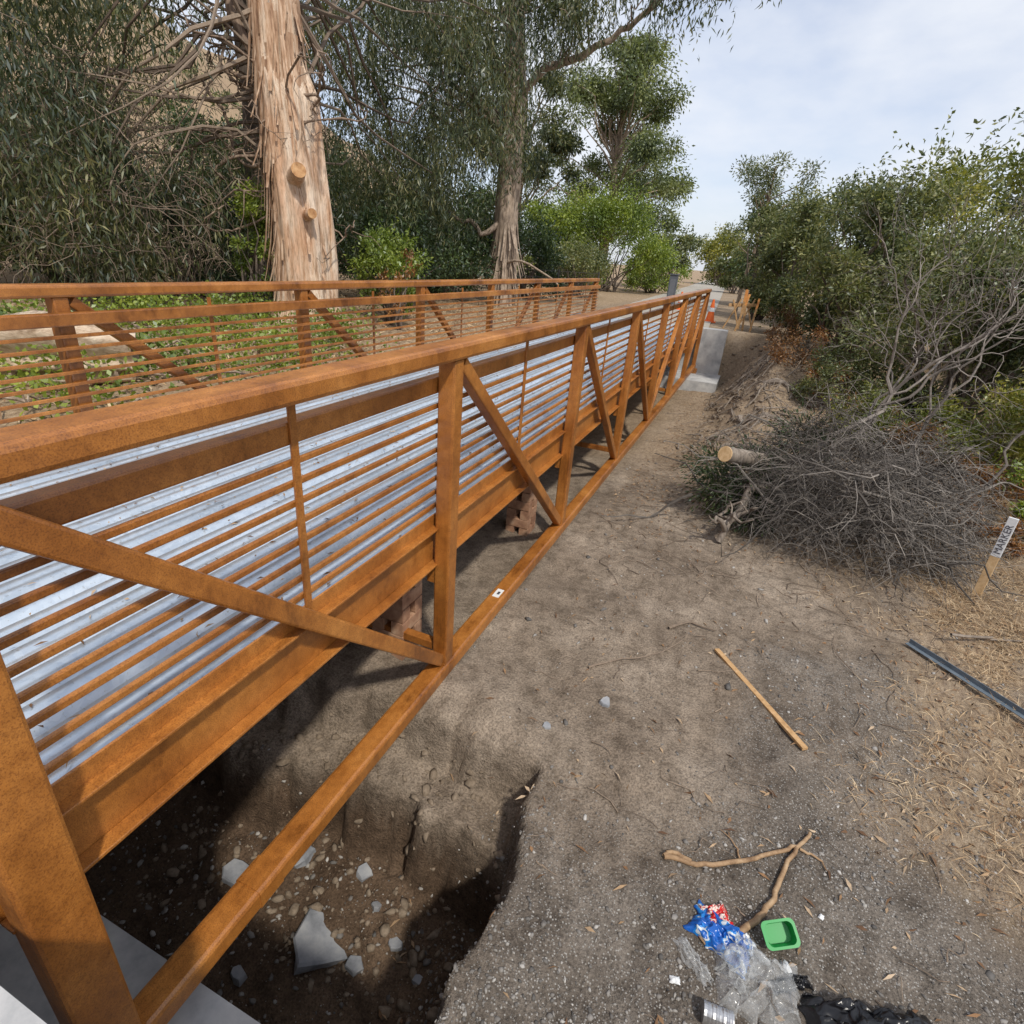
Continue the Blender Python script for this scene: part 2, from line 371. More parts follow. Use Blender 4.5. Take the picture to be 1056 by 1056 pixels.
tag,nt,bs=newmat('white_tag');bs.inputs['Base Color'].default_value=(.75,.75,.73,1)
b=B();b.beam((NX+.0,3.43,ZB+.0535),(NX+.0,3.55,ZB+.0535),.055,.002,ch=.0005);b.make('tag',tag,br)
dk=simple('tag_ink',[(.05,.05,.06),(.08,.08,.1)],8,.6,0,0)
b=B();b.beam((NX+.005,3.47,ZB+.056),(NX+.005,3.51,ZB+.056),.02,.002,ch=.0005);b.make('tag_print',dk,br)
def abut(y0,y1,b0,b1,zt,name,xr,xu):
    t=empty(name)
    b=B();b.box(-5.3,xr,y0,y1,-1.6,zt,.02);b.make('bearing_seat',M['conc'],t)
    b=B();b.box(-5.25,xu,b0,b1,zt+.002,1.145,.02);b.make('backwall',M['conc'],t)
    b=B()
    for cx in(NX,FX):
        ym=(PY[0] if y0<5 else 17.0);b.box(cx-.12,cx+.12,ym-.12,ym+.12,zt+.001,ZB-.053,.005)
    b.make('bearing_pads',M['steel'],t)
abut(-.5,.74,-.1,.22,-.13,'concrete_abutment',-.80,-.86)
abut(15.7,18.1,17.15,17.6,-.06,'concrete_abutment',-.62,-.70)
t=empty('timber_cribbing')
rb=simple('red_brown_timber',[(.22,.11,.065),(.36,.20,.12),(.48,.31,.2)],9,.85,0,.4,.01)
for (cx,cy,top) in((-1.80,2.68,.80),(-1.82,5.02,.80)):
    b=B();z=g1(cx,cy)-.03;k=0
    while z<top-.05:
        hgt=min(.10,top-z)
        for o in(-.075,.075):
            if k%2: b.beam((cx-.12,cy+o,z+hgt/2),(cx+.12,cy+o,z+hgt/2),.09,hgt-.004)
            else: b.beam((cx+o,cy-.12,z+hgt/2),(cx+o,cy+.12,z+hgt/2),.09,hgt-.004)
        z+=hgt;k+=1
    b.make('blocks',rb,t)
# ------------------------------------------------------------ rocks
ph=(1+5**.5)/2
IC=np.array([(-1,ph,0),(1,ph,0),(-1,-ph,0),(1,-ph,0),(0,-1,ph),(0,1,ph),(0,-1,-ph),(0,1,-ph),(ph,0,-1),(ph,0,1),(-ph,0,-1),(-ph,0,1)])/1.9
IF=np.array([(0,11,5),(0,5,1),(0,1,7),(0,7,10),(0,10,11),(1,5,9),(5,11,4),(11,10,2),(10,7,6),(7,1,8),(3,9,4),(3,4,2),(3,2,6),(3,6,8),(3,8,9),(4,9,5),(2,4,11),(6,2,10),(8,6,7),(9,8,1)])
def rocks(name,P,s,mat,flat=.6,parent=None):
    n=len(P);Vv=IC[None]*(1+.28*rng.normal(size=(n,12,3))*.9)
    a=rng.uniform(0,6.28,n);c,sn=np.cos(a),np.sin(a)
    sc=np.stack([rng.uniform(.7,1.4,n),rng.uniform(.5,1.0,n),flat*rng.uniform(.5,1.2,n)],-1)*np.asarray(s)[:,None]
    Vv=Vv*sc[:,None,:];xr=Vv[...,0]*c[:,None]-Vv[...,1]*sn[:,None];yr=Vv[...,0]*sn[:,None]+Vv[...,1]*c[:,None]
    Vv=np.stack([xr,yr,Vv[...,2]],-1)+P[:,None,:]
    Fv=(IF[None]+12*np.arange(n)[:,None,None]).reshape(-1,3)
    return mesh_np(name,Vv.reshape(-1,3),Fv,mat,parent)
def onground(x,y,off=0): return np.stack([x,y,gh(x,y)+off],-1)
n=34000
x=rng.uniform(-.9,3.4,n);y=.85+7*rng.random(n)**1.5
keep=rng.random(n)<np.clip(.12+1.3*sm(.1,.9,x*.45+1.5-y*.40+fbm(x*1.5,y*1.5,3,40)*.8)*sm(-.35,.25,fbm(x*2.6,y*2.6,3,44)),0,1);x=x[keep];y=y[keep]
s=.0028+.011*rng.random(len(x))**3.6
rocks('gravel',onground(x,y,.001),s,M['rock'])
n=1800;x=rng.uniform(-4.5,-.5,n);y=rng.uniform(.8,1.9,n);rocks('pit_rubble',onground(x,y,.002),.003+.020*rng.random(n)**5,M['rock'])
n=900;x=rng.uniform(-1.5,4,n);y=rng.uniform(2,14,n);rocks('scattered_stones',onground(x,y,.003),.005+.025*rng.random(n)**5,M['rock'])
n=1100;x=rng.uniform(-2.8,-.55,n);y=rng.uniform(1.2,2.25,n);kp=gh(x,y)<-.2;x=x[kp];y=y[kp];n=len(x)
clod=simple('soil_clods',[(.12,.088,.06),(.20,.155,.11),(.28,.22,.165)],25,.95,0,.5,.01)
rocks('soil_clods',onground(x,y,.0),.005+.035*rng.random(n)**5,clod,.75)
n=3500;x=rng.uniform(-.7,2.2,n);y=rng.uniform(8.5,17.5,n);rocks('bank_clods',onground(x,y,.0),.008+.065*rng.random(n)**5,clod,.75)
t=empty('concrete_rubble')
rub=simple('rubble_concrete',[(.15,.16,.175),(.25,.26,.28),(.34,.345,.35)],9,.9,0,.5,.01,None,7)
def slab(cx,cy,r,th,seed):
    rr=np.random.default_rng(seed);k=7+seed%3;a=np.linspace(0,6.28,k,endpoint=False)+rr.uniform(-.3,.3,k)
    q=r*rr.uniform(.75,1.15,k);tl=rr.normal(size=2)*.18;z=g1(cx,cy)
    ring=lambda s,dz:[(cx+s*q[i]*math.cos(a[i]),cy+.8*s*q[i]*math.sin(a[i]),z+dz+tl[0]*q[i]*math.cos(a[i])+tl[1]*q[i]*math.sin(a[i])) for i in range(k)]
    top=ring(.90,th);mid=ring(1,th*.75);bot=[(p[0]+.1*r*rr.normal(),p[1]+.1*r*rr.normal(),p[2]-th*1.1) for p in mid]
    b=B();b.add(top+mid+bot,[tuple(range(k)),tuple(range(2*k,3*k))[::-1]]+[(o+i,o+i+k,o+(i+1)%k+k,o+(i+1)%k)[::-1] for o in(0,k) for i in range(k)])
    b.make('chunk',rub,t)
for q,(cx,cy,r,th) in enumerate([(-1.52,1.42,.19,.05),(-1.26,1.42,.06,.03),(-1.10,1.58,.045,.03),(-1.95,1.72,.13,.04),(-1.47,1.80,.05,.03),(-2.2,1.5,.1,.05),(-.90,1.5,.035,.02),(-1.2,1.1,.03,.03),(-2.0,1.25,.05,.04),(-1.82,1.12,.05,.04),(-1.3,1.68,.03,.03),(-.62,2.5,.03,.02),(-.35,2.9,.04,.03)]): slab(cx,cy,r,th,q)
# ------------------------------------------------------------ litter, twigs, straw
n=19000;x=rng.uniform(-1.2,6,n);y=1+15*rng.random(n)**1.2
kp=rng.random(n)<.13+.87*np.maximum(strawz(x,y),sm(5,6.5,y)*.8);x=x[kp];y=y[kp];n=len(x)
leafmesh('leaf_litter',onground(x,y,.006),rng.normal(size=(n,3))*A(1,1,.12),rng.uniform(.02,.085,n),rng.uniform(.006,.02,n),M['litter'],flat=True)
n=120000;x=rng.uniform(.8,5,n);y=rng.uniform(2.0,9,n);kp=rng.random(n)<strawz(x,y)**1.5*(.2+.8*(fbm(x*1.3,y*1.3,3,77)>-.03));x=x[kp];y=y[kp];n=len(x)
leafmesh('dry_grass',onground(x,y,.004),rng.normal(size=(n,3))*A(1,1,.25)+A(0,0,.12),rng.uniform(.04,.16,n),rng.uniform(.002,.005,n),M['straw'],flat=True)
n=14000;x=rng.uniform(-14,-5.3,n);y=rng.uniform(0,18,n)
leafmesh('bank_litter',onground(x,y,.01),rng.normal(size=(n,3))*A(1,1,.25)+A(0,0,.1),rng.uniform(.05,.2,n),rng.uniform(.01,.03,n),M['straw'],flat=True)
b=B()
for q in range(1000):
    if q<400: x=rng.uniform(-1.0,4.5);y=1.2+12*rng.random()**1.1
    elif q<650: x=rng.uniform(1.3,3.8);y=rng.uniform(2.4,7)
    else: x=rng.uniform(-1.1,2.4);y=rng.uniform(4.8,9.5)
    a=rng.uniform(0,6.28);L=rng.uniform(.06,.5)*(1 if y>4 else .6)
    P=curve((x,y,0),(x+L*math.cos(a),y+L*math.sin(a),0),6,.25);P[:,2]=gh(P[:,0],P[:,1])+.006+.02*rng.random()*np.sin(np.linspace(0,3.1,6))
    r=rng.uniform(.0012,.005);b.tube(P,np.linspace(r,r*.4,6),5)
b.make('fallen_twigs',M['twig'])
b=B()
for q in range(260):
    x=rng.normal()*.6+.35+.3*(q%2);y=rng.uniform(7.2,15.5);a=rng.uniform(0,6.28);L=rng.uniform(.15,.8)
    P=curve((x,y,0),(x+L*math.cos(a),y+L*math.sin(a),0),7,.3);P[:,2]=gh(P[:,0],P[:,1])+.015+.14*rng.random()*np.sin(np.linspace(0,3.1,7))
    r=rng.uniform(.004,.02);b.tube(P,np.linspace(r,r*.4,7),6)
for (p0,p1,r) in [((.1,11.5),(1.3,10.6),.05),((.4,12.6),(1.4,12.2),.06),((-.1,9.6),(.8,9.3),.035),((-.3,10.4),(.5,10.9),.03)]:
    P=curve((*p0,0),(*p1,0),12,.22);P[:,2]=gh(P[:,0],P[:,1])+.05;b.tube(P,np.linspace(r,r*.5,12)*(1+.15*rng.normal(size=12)),8,True)
b.make('branch_debris',M['greybark'])
b=B()
def gl(pts,off): 
    P=np.array(pts,float);t=np.linspace(0,len(P)-1,len(P)*4);Q=np.stack([np.interp(t,range(len(P)),P[:,0]),np.interp(t,range(len(P)),P[:,1])],-1)
    Q+=rng.normal(size=Q.shape)*.003
    return np.column_stack([Q,gh(Q[:,0],Q[:,1])+off])
P=gl([(.17,2.02),(.35,2.06),(.52,2.16),(.68,2.28),(.80,2.38),(.86,2.50)],.014);b.tube(P,np.linspace(.013,.009,len(P)),8)
P=gl([(.79,2.36),(.72,2.2),(.67,2.03),(.6,1.9),(.5,1.76),(.46,1.72)],.016);b.tube(P,np.linspace(.010,.017,len(P)),8)
P=gl([(.17,2.02),(.2,2.06),(.3,2.05)],.02);b.tube(P,np.linspace(.008,.013,len(P)),8)
P=gl([(.5,1.76),(.42,1.70),(.34,1.74)],.01);b.tube(P,np.linspace(.011,.004,len(P)),8)
P=gl([(.52,2.16),(.5,2.24),(.42,2.30)],.012);b.tube(P,np.linspace(.006,.002,len(P)),6)
P=gl([(.80,2.36),(.9,2.36),(.93,2.30)],.012);b.tube(P,np.linspace(.008,.002,len(P)),6)
b.make('dead_root',simple('root_wood',[(.16,.09,.045),(.33,.21,.115),(.46,.33,.2)],14,.8,0,.5,.006),smooth=True)
b=B();P=gl([(-.55,3.2),(-.35,3.42),(-.1,3.62),(.05,3.9)],.02);b.tube(P,np.linspace(.008,.003,len(P)),6)
P=gl([(-.1,3.95),(.05,4.15),(.25,4.1)],.02);b.tube(P,np.linspace(.012,.006,len(P)),6);b.make('fallen_stick',M['twig'])
b=B();p0=A(.28,3.87,0);p1=A(.857,3.08,0);p0[2]=g1(p0[0],p0[1])+.02;p1[2]=g1(p1[0],p1[1])+.02
b.beam(p0,p1,.04,.02,ch=.003);b.make('wooden_stake',M['wood'])
b=B();p0=A(1.68,4.66,0);p1=A(2.55,3.75,0);p0[2]=g1(p0[0],p0[1])+.03;p1[2]=g1(p1[0],p1[1])+.03
pm=simple('grey_paint_metal',[(.10,.13,.16),(.19,.23,.27)],12,.5,.2,.05)
b.beam(p0,p1,.045,.006,ch=.001);b.beam(p0+A(.015,.012,.02),p1+A(.015,.012,.02),.006,.04,ch=.001);b.make('metal_angle',pm)
b=B();P=curve((2.0,4.85,.1),(2.9,5.3,.3),12,.25,.1);P[:,2]=np.maximum(P[:,2],gh(P[:,0],P[:,1])+.02);b.tube(P,np.linspace(.012,.005,12),6);b.make('bare_branch',M['greybark'])
t=empty('marker_stake');bx,by=2.45,5.85;bz=g1(bx,by)
b=B();b.beam((bx,by,bz-.1),(bx,by,bz+.42),.07,.022,(.45,.9,0),.003);b.make('wood_lath',M['cutwood'],t)
wm=simple('white_paint',[(.66,.68,.70),(.78,.79,.8)],12,.6,0,.05)
b=B();b.beam((bx,by,bz+.42),(bx,by,bz+.80),.072,.025,(.45,.9,0),.003);b.make('painted_top',wm,t)
tx=bpy.data.curves.new('marker_text','FONT');tx.body='MARKER';tx.size=.075;tx.extrude=.001;tx.materials.append(dk)
o=obj('lettering',tx,t)
nrm=A(-.45,-.9,0)/np.linalg.norm([.45,.9])
lx=A(0,0,1);lz=nrm;ly=np.cross(lz,lx)
pos=A(bx,by,bz+.45)+nrm*.014-ly*.025
o.matrix_world=Matrix([[lx[0],ly[0],lz[0],pos[0]],[lx[1],ly[1],lz[1],pos[1]],[lx[2],ly[2],lz[2],pos[2]],[0,0,0,1]])
# ------------------------------------------------------------ litter trash
def crumple(name,cx,cy,sx,sy,h,mat,seed,parent=None,rot=0,rf=.03,n=48):
    u,v=np.meshgrid(np.linspace(-1,1,n),np.linspace(-1,1,n))
    r=np.maximum(abs(u),abs(v));e=1-np.clip(r,0,1)**3
    f=fbm(u*2.2+seed,v*2.2,4,seed);f2=1-abs(fbm(u*3.3+seed,v*3.3,3,seed+9))*2;f3=1-abs(fbm(u*7+seed,v*7,2,seed+19))*2
    zz=h*e*(.55+.6*f)+rf*f2*e+rf*.4*f3*e
    xx=u*sx*(1+.12*fbm(v*2,u*2,2,seed+3))+rf*fbm(u*4,v*4,2,seed+5);yy=v*sy*(1+.15*fbm(u*2,v*2,2,seed+4))+rf*fbm(u*4,v*4,2,seed+6)
    c,s=math.cos(rot),math.sin(rot);X=cx+xx*c-yy*s;Y=cy+xx*s+yy*c
    Vv=np.stack([X,Y,gh(X,Y)+.006+np.maximum(zz,0)],-1).reshape(-1,3)
    i=np.arange(n-1)[:,None]*n;j=np.arange(n-1)[None,:]
    return mesh_np(name,Vv,np.stack([i+j,i+j+1,i+n+j+1,i+n+j],-1).reshape(-1,4),mat,parent,True)
m,nt,bs=newmat('printed_foil_blue');nn=noise(nt,16,2,.5);c=ramp(nt,nn,[(.38,(.01,.10,.42)),(.5,(.02,.22,.62)),(.56,(.62,.68,.74)),(.64,(.02,.12,.45))],'CONSTANT')
nt.links.new(c,bs.inputs['Base Color']);bs.inputs['Roughness'].default_value=.25;M['blue']=m
m,nt,bs=newmat('printed_foil_red');nn=noise(nt,30,2,.5);c=ramp(nt,nn,[(.3,(.55,.02,.02)),(.5,(.75,.62,.55)),(.58,(.6,.03,.03))],'CONSTANT')
nt.links.new(c,bs.inputs['Base Color']);bs.inputs['Roughness'].default_value=.3;M['red']=m
m,nt,bs=newmat('clear_plastic');bs.inputs['Base Color'].default_value=(.7,.72,.73,1);bs.inputs['Roughness'].default_value=.1
tr=nt.nodes.new('ShaderNodeBsdfTransparent');ms=nt.nodes.new('ShaderNodeMixShader');ms.inputs[0].default_value=.26
nt.links.new(tr.outputs[0],ms.inputs[1]);nt.links.new(bs.outputs[0],ms.inputs[2]);nt.links.new(ms.outputs[0],nt.nodes['Material Output'].inputs[0]);M['clear']=m
m,nt,bs=newmat('black_plastic');bs.inputs['Base Color'].default_value=(.008,.008,.01,1);bs.inputs['Roughness'].default_value=.28;M['black']=m
m,nt,bs=newmat('green_plastic');bs.inputs['Base Color'].default_value=(.01,.30,.06,1);bs.inputs['Roughness'].default_value=.3;M['green']=m
crumple('chip_bag',.46,1.76,.13,.075,.06,M['blue'],3,rot=-.35,rf=.022)
crumple('candy_wrapper',.43,1.84,.065,.05,.055,M['red'],8,rot=.5,rf=.015)
crumple('clear_plastic_bag',.61,1.63,.15,.12,.11,M['clear'],12,rot=.2,rf=.04)
crumple('clear_plastic_bag',.54,1.69,.09,.07,.10,M['clear'],15,rot=1.2,rf=.03)
crumple('clear_plastic_bag',.36,1.62,.09,.03,.02,M['clear'],35,rot=-.7,rf=.015)
crumple('paper_scrap',.545,1.775,.045,.03,.03,wm,41,rot=.7,rf=.01,n=20)
crumple('paper_scrap',.30,1.52,.02,.014,.01,wm,43,rot=.2,rf=.004,n=12)
crumple('paper_scrap',.88,2.05,.014,.010,.008,wm,44,rot=1.2,rf=.004,n=12)
crumple('paper_scrap',.72,1.75,.022,.014,.012,wm,45,rot=2.2,rf=.005,n=12)
crumple('black_trash_bag',1.04,1.60,.25,.15,.11,M['black'],21,rot=.3,rf=.05)
crumple('black_trash_bag',.74,1.69,.08,.025,.02,M['black'],25,rot=.6,rf=.02)
b=B();cx,cy=.68,1.86;z=g1(cx,cy)
def rr(w,h,z,k=.02,n=6):
    out=[]
    for sx,sy,a0 in((1,1,0),(-1,1,90),(-1,-1,180),(1,-1,270)):
        for q in range(n+1):
            a=math.radians(a0+90*q/n);out.append((sx*(w-k)+k*math.cos(a),sy*(h-k)+k*math.sin(a),z))
    return out
secs=[rr(.05,.035,.0),rr(.056,.04,.05),rr(.063,.046,.052),rr(.063,.046,.058),rr(.053,.037,.058),rr(.046,.031,.006)]
k=len(secs[0]);Vg=np.array(sum(secs,[]))
Rm=np.array(Matrix.Rotation(.6,3,'X') @ Matrix.Rotation(.5,3,'Z'));Vg=Vg@Rm.T*1.12+A(cx,cy,z+.035)
Fg=[(a*k+i,a*k+(i+1)%k,(a+1)*k+(i+1)%k,(a+1)*k+i) for a in range(5) for i in range(k)]+[tuple(range(k))[::-1],tuple(range(5*k,6*k))]
b.add(Vg,Fg);b.make('plastic_tub',M['green'])
can=simple('tin_can_metal',[(.45,.45,.46),(.62,.62,.62)],30,.3,.8,.1)
b=B();ts=np.linspace(0,1,24);c0=A(.41,1.44,g1(.45,1.42)+.035);dd=A(.11,.01,0)
b.tube([c0+dd*q for q in ts],[.036+.0012*math.sin(q*90) if .08<q<.92 else .0375 for q in ts],24,True);b.make('tin_can',can)
# ------------------------------------------------------------ brush pile
t=empty('brush_pile')
b=B();C0=A(1.35,6.7,0);gz=g1(1.25,6.5)
for q in range(4000):
    a=rng.uniform(0,6.28);rad=rng.random()**.55;cx=C0[0]+1.15*rad*math.cos(a);cy=C0[1]+.95*rad*math.sin(a)
    hh=1.30*(1-rad**2)**.5*(1+.25*math.sin(a*3+1))
    z0=gz+rng.uniform(.05,1)**.7*hh+.04
    L=rng.uniform(.2,1.0);a2=a+rng.normal()*1.3
    p1=(cx+L*math.cos(a2)*.7,cy+L*math.sin(a2)*.6,max(gz+.02,z0-rng.uniform(-.4,.7)*L))
    P=curve((cx,cy,z0),p1,6,.30,-.08*L);P[:,2]=np.maximum(P[:,2],gz-.0)
    r=rng.uniform(.002,.006);b.tube(P,np.linspace(r,r*.35,6),3)
for q in range(130):
    a=rng.uniform(0,6.28);cx=C0[0]+.6*rng.normal();cy=C0[1]+.5*rng.normal();z0=gz+rng.uniform(.05,.9);L=rng.uniform(.5,1.4)
    P=curve((cx,cy,z0),(cx+L*math.cos(a),cy+L*.7*math.sin(a),max(gz+.02,z0+rng.uniform(-.5,.45))),9,.25)
    r=rng.uniform(.006,.018);b.tube(P,np.linspace(r,r*.3,9),5)
b.make('tangled_twigs',M['greytwig'],t)
b=B()
LA=A(.0,6.2,.84);LB=A(.42,6.85,.66)
P=np.linspace(LA,LB,6);b.tube(P,.085,16);P=curve((.3,6.3,.5),(.9,6.7,.45),6,.05);b.tube(P,[.045]*6,12)
P=curve((.35,6.3,.5),(.15,5.75,.03),10,.3);b.tube(P,np.linspace(.05,.03,10)*(1+.15*rng.normal(size=10)),10)
for k in range(7):
    s=P[rng.integers(4,10)];e=s+A(rng.normal()*.28,-abs(rng.normal())*.25,rng.uniform(-.1,.25));e[2]=max(e[2],.02);Q=curve(s,e,8,.4);b.tube(Q,np.linspace(.028,.006,8),8)
b.make('cut_limbs',M['greybark'],t,True)
b=B();d=unit(LA-LB);b.tube([LA-d*.002,LA+d*.006],[.0855,.083],16,True);b.make('cut_face',M['cutwood'],t)
P,D=bush_pts(np.array([[.35,6.7,.55],[.05,6.6,.3],[.8,7.2,.9],[.4,6.4,.2],[-.1,7.2,.35]]),np.array([.45,.35,.4,.35,.35]),1000)
P[:,2]=np.maximum(P[:,2],.05);leafmesh('green_sprigs',P,D+A(0,0,-.3),.06,.016,M['dark'],t)
# ------------------------------------------------------------ trees
def limbset(b,base,C,r,seg=9,wig=.16,sag=-.2,nside=5):
    for c in C:
        P=curve(base,c,seg,wig,sag*np.linalg.norm(np.array(c)-np.array(base))*.3);b.tube(P,np.linspace(r,r*.15,seg),nside)
def shrub(name,cx,cy,rx,ry,h,mat,nl,ls=.09,lw=.04,clumps=22,bark='bark2',stems=5,zb=None,cl=.36,low=.12):
    t=empty(name);z0=g1(cx,cy) if zb is None else zb
    C=[];
    for q in range(clumps):
        a=rng.uniform(0,6.28);r=math.sqrt(rng.random());w=rng.random()
        zz=z0+h*(low+(1-low-.12)*w);sc=math.sqrt(max(.15,1-((w-.45)/.62)**2))
        C.append((cx+rx*r*math.cos(a)*sc,cy+ry*r*math.sin(a)*sc,zz))
    C=np.array(C);R=cl*min(rx,h*.6)*rng.uniform(.6,1.25,len(C))
    P,D=bush_pts(C,R,nl//clumps,.45)
    k=nl//6;src=rng.integers(0,len(C),k//12);dirs=unit(rng.normal(size=(len(src),3))+A(0,0,.9));
    sp=C[src]+dirs*R[src][:,None]*.8;tt=np.tile(np.linspace(0,1,12),len(src))[:,None]
    SP=np.repeat(sp,12,0)+np.repeat(dirs*R[src][:,None]*.9,12,0)*tt+rng.normal(size=(len(src)*12,3))*ls*.35
    P=np.concatenate([P,SP]);D=np.concatenate([D,rng.normal(size=SP.shape)])
    D=D+rng.normal(size=D.shape)*.7+A(0,0,-.15)
    ok=P[:,2]>z0+.02;P=P[ok];D=D[ok];n=len(P)
    leafmesh('foliage',P,D,ls*rng.uniform(.6,1.3,n),lw*rng.uniform(.6,1.3,n),mat,t)
    b=B();st=[(cx+rng.normal()*.12*rx,cy+rng.normal()*.12*ry,z0-.1) for _ in range(stems)]
    for q,c in enumerate(C): limbset(b,st[q%stems],[c],.012+.008*h)
    b.make('stems',M[bark],t);return t
def trunk(b,pts,rad,n=28,amp=.10,seg=40,fre=3):
    pts=np.array(pts,float);tt=np.linspace(0,len(pts)-1,seg)
    from_=np.arange(len(pts));P=np.stack([np.interp(tt,from_,pts[:,k]) for k in range(3)],-1)
    for _ in range(3): P[1:-1]=(P[:-2]+2*P[1:-1]+P[2:])/4
    R=np.interp(tt,from_,rad)
    def rf(a,Q):
        z=Q[:,2:3]
        return 1+amp*fbm(np.cos(a)*fre+z*.25,np.sin(a)*fre+z*.4,3,5)*1.6+amp*.8*fbm(np.cos(a)*9+z*.1,np.sin(a)*9+z*.15,2,15)
    b.tube(P,R,n,False,rf);return P
def boxpts(n,lo,hi): return rng.uniform(lo,hi,(n,3))
holes=unit(np.array([(-611,509,130),(-393,615,176),(-330,640,75),(-560,560,150)],float))
def thin(C,ang):
    d=unit(C-A(0,0,2.6));return C[(d@holes.T).max(1)<math.cos(math.radians(ang))]
t=empty('eucalyptus_tree');b=B()
tz=g1(-8,9)
trunk(b,[(-8,9,tz-.3),(-8.0,9,tz+.5),(-8.02,9,tz+2),(-8.12,9.02,tz+3.6),(-8.3,9.05,5.2),(-8.35,9.1,7),(-8.1,9.3,10),(-7.8,9.2,14)],[.70,.54,.48,.44,.38,.34,.28,.15],80,.20,180)
b.make('trunk',M['bark'],t,True)
stubs=(((-7.95,8.8,3.45),(-7.52,8.48,3.60),.12),((-7.8,8.85,2.95),(-7.4,8.60,2.98),.08))
b=B()
for p0,p1,r0 in stubs:
    P=curve(p0,p1,6,.04);b.tube(P,np.linspace(r0*1.4,r0,6),14)
b.make('limb_stubs',M['bark'],t,True)
b=B()
P=curve((-8.3,8.9,4.3),(-9.9,8.4,6.9),10,.2,-.1);b.tube(P,np.linspace(.10,.05,10),12)
for k in range(40):
    p0=A(-8.25+rng.normal()*.12,9.0,rng.uniform(2.7,5.4));a=rng.uniform(-.3,3.9)
    L=rng.uniform(.8,2.2);p1=p0+A(-abs(math.cos(a))*L if k%6 else L*.6,rng.uniform(-.8,.6),rng.uniform(-.6,1.1)*L*.7)
    r=rng.uniform(.010,.042);P=curve(p0,p1,16,.42,rng.uniform(-.1,.25))+rng.normal(size=(16,3))*.012;b.tube(P,np.linspace(r,r*.25,16)*(1+.12*rng.normal(size=16)),7)
    for _ in range(3):
        s=P[rng.integers(5,15)];Q=curve(s,s+rng.normal(size=3)*.4+A(-.2,0,-.15),8,.35);b.tube(Q,np.linspace(r*.4,r*.1,8),5)
b.make('limbs',M['brownbark'],t,True)
b=B()
for p0,p1,r0 in stubs:
    d=unit(A(*p1)-A(*p0));b.tube([A(*p1),A(*p1)+d*.006],[r0*1.01,r0*.99],14,True)
b.make('cut_faces',simple('weathered_cut',[(.28,.13,.05),(.46,.25,.11),(.58,.36,.18)],9,.85,0,.4),t)
b=B();P=trunk(b,[(-10.6,10.6,.8),(-10.5,10.5,3),(-10.2,10.5,5),(-10.3,10.4,9)],[.38,.34,.30,.25],20,.14,40);b.make('second_stem',M['bark2'],t,True)
b=B()
for q in range(300):
    a=rng.uniform(-2.6,.6);zt=rng.uniform(1.5,6.2);L=rng.uniform(.3,1.9);rt=.50-.02*zt
    p0=A(-8.03-.055*max(0,zt-2)+rt*math.cos(a),9.02+rt*math.sin(a),zt);out=A(math.cos(a),math.sin(a),0)
    tt=np.linspace(0,1,7);P=p0+out*(.01+.17*rng.random()*tt[:,None]**2)-A(0,0,1)*L*tt[:,None]+rng.normal(size=3)*.05*tt[:,None]
    side=A(-math.sin(a),math.cos(a),0);w=rng.uniform(.015,.07)*(1-.6*tt)
    Vv=np.concatenate([P+side*w[:,None],P-side*w[:,None]]);b.add(Vv,[(i,i+1,i+8,i+7) for i in range(6)])
b.make('peeling_bark',simple('loose_bark',[(.20,.10,.055),(.46,.29,.18),(.68,.51,.37)],6,.9,0,.4,.01,(3,3,.5)),t)
C=np.concatenate([boxpts(78,(-15,5,3.2),(-9.4,10.5,8.5)),boxpts(80,(-13.5,11.5,3.6),(-6.5,16,9.5)),boxpts(14,(-12,6.5,2.2),(-9.8,8.8,3.6))])
C=thin(C,3.0)
P,D=hang_pts(C,np.full(len(C),.8),36,15,1.5);n=len(P)
leafmesh('foliage',P,D,.16*rng.uniform(.6,1.3,n),.027*rng.uniform(.7,1.3,n),M['euc'],t)
b=B()
for c in C[::2]:
    P=curve((-8.1,9.2,rng.uniform(4,8)),c,9,.14,-.3);b.tube(P,np.linspace(.04,.006,9),5)
for q in range(1000):
    c=boxpts(1,(-12.6,6.0,1.8),(-9.2,8.8,4.9))[0];L=rng.uniform(.4,1.5)
    e=c+A(rng.normal()*.5,rng.normal()*.4,-rng.uniform(.0,1))*L;P=curve(c,e,7,.3,-.15*L);r=rng.uniform(.003,.010);b.tube(P,np.linspace(r,r*.3,7),4)
b.make('branches',M['twig'],t)
t=empty('eucalyptus_tree');b=B()
trunk(b,[(-7.9,18,.8),(-7.9,18,2),(-7.95,18,4),(-7.85,18,6.5),(-8.1,18,9),(-8.6,18.2,13)],[.46,.36,.34,.31,.26,.16],28,.16,60)
b.make('trunk',M['palebark'],t,True)
b=B()
lim=np.array([(-7.8,18,6.7),(-7.0,17.9,7.4),(-6.2,17.8,7.45),(-5.2,17.6,7.8),(-4.2,17.5,8.3),(-3.2,17.3,9.1),(-2.2,17.2,9.3)]);tt=np.linspace(0,6,30)
L=np.stack([np.interp(tt,range(7),lim[:,k]) for k in range(3)],-1)
for _ in range(3): L[1:-1]=(L[:-2]+2*L[1:-1]+L[2:])/4
L+=rng.normal(size=L.shape)*.02
b.tube(L,np.linspace(.12,.03,30),10)
for q in range(26):
    s0=L[rng.integers(6,29)];P=curve(s0,s0+A(rng.uniform(-.2,1.0),rng.normal()*.6,rng.uniform(-.1,1.2)),8,.25);b.tube(P,np.linspace(.03,.006,8),6)
P=curve((-7.8,17.8,2.2),(-5.6,16.8,1.9),10,.1,-.4);b.tube(P,np.linspace(.05,.02,10),7)
P=curve((-7.9,18,3.6),(-10.6,17,4.2),12,.2,.3);b.tube(P,np.linspace(.10,.03,12),7)
P=curve((-7.9,18,5.4),(-9.6,17,8.2),12,.15,.3);b.tube(P,np.linspace(.14,.06,12),7)
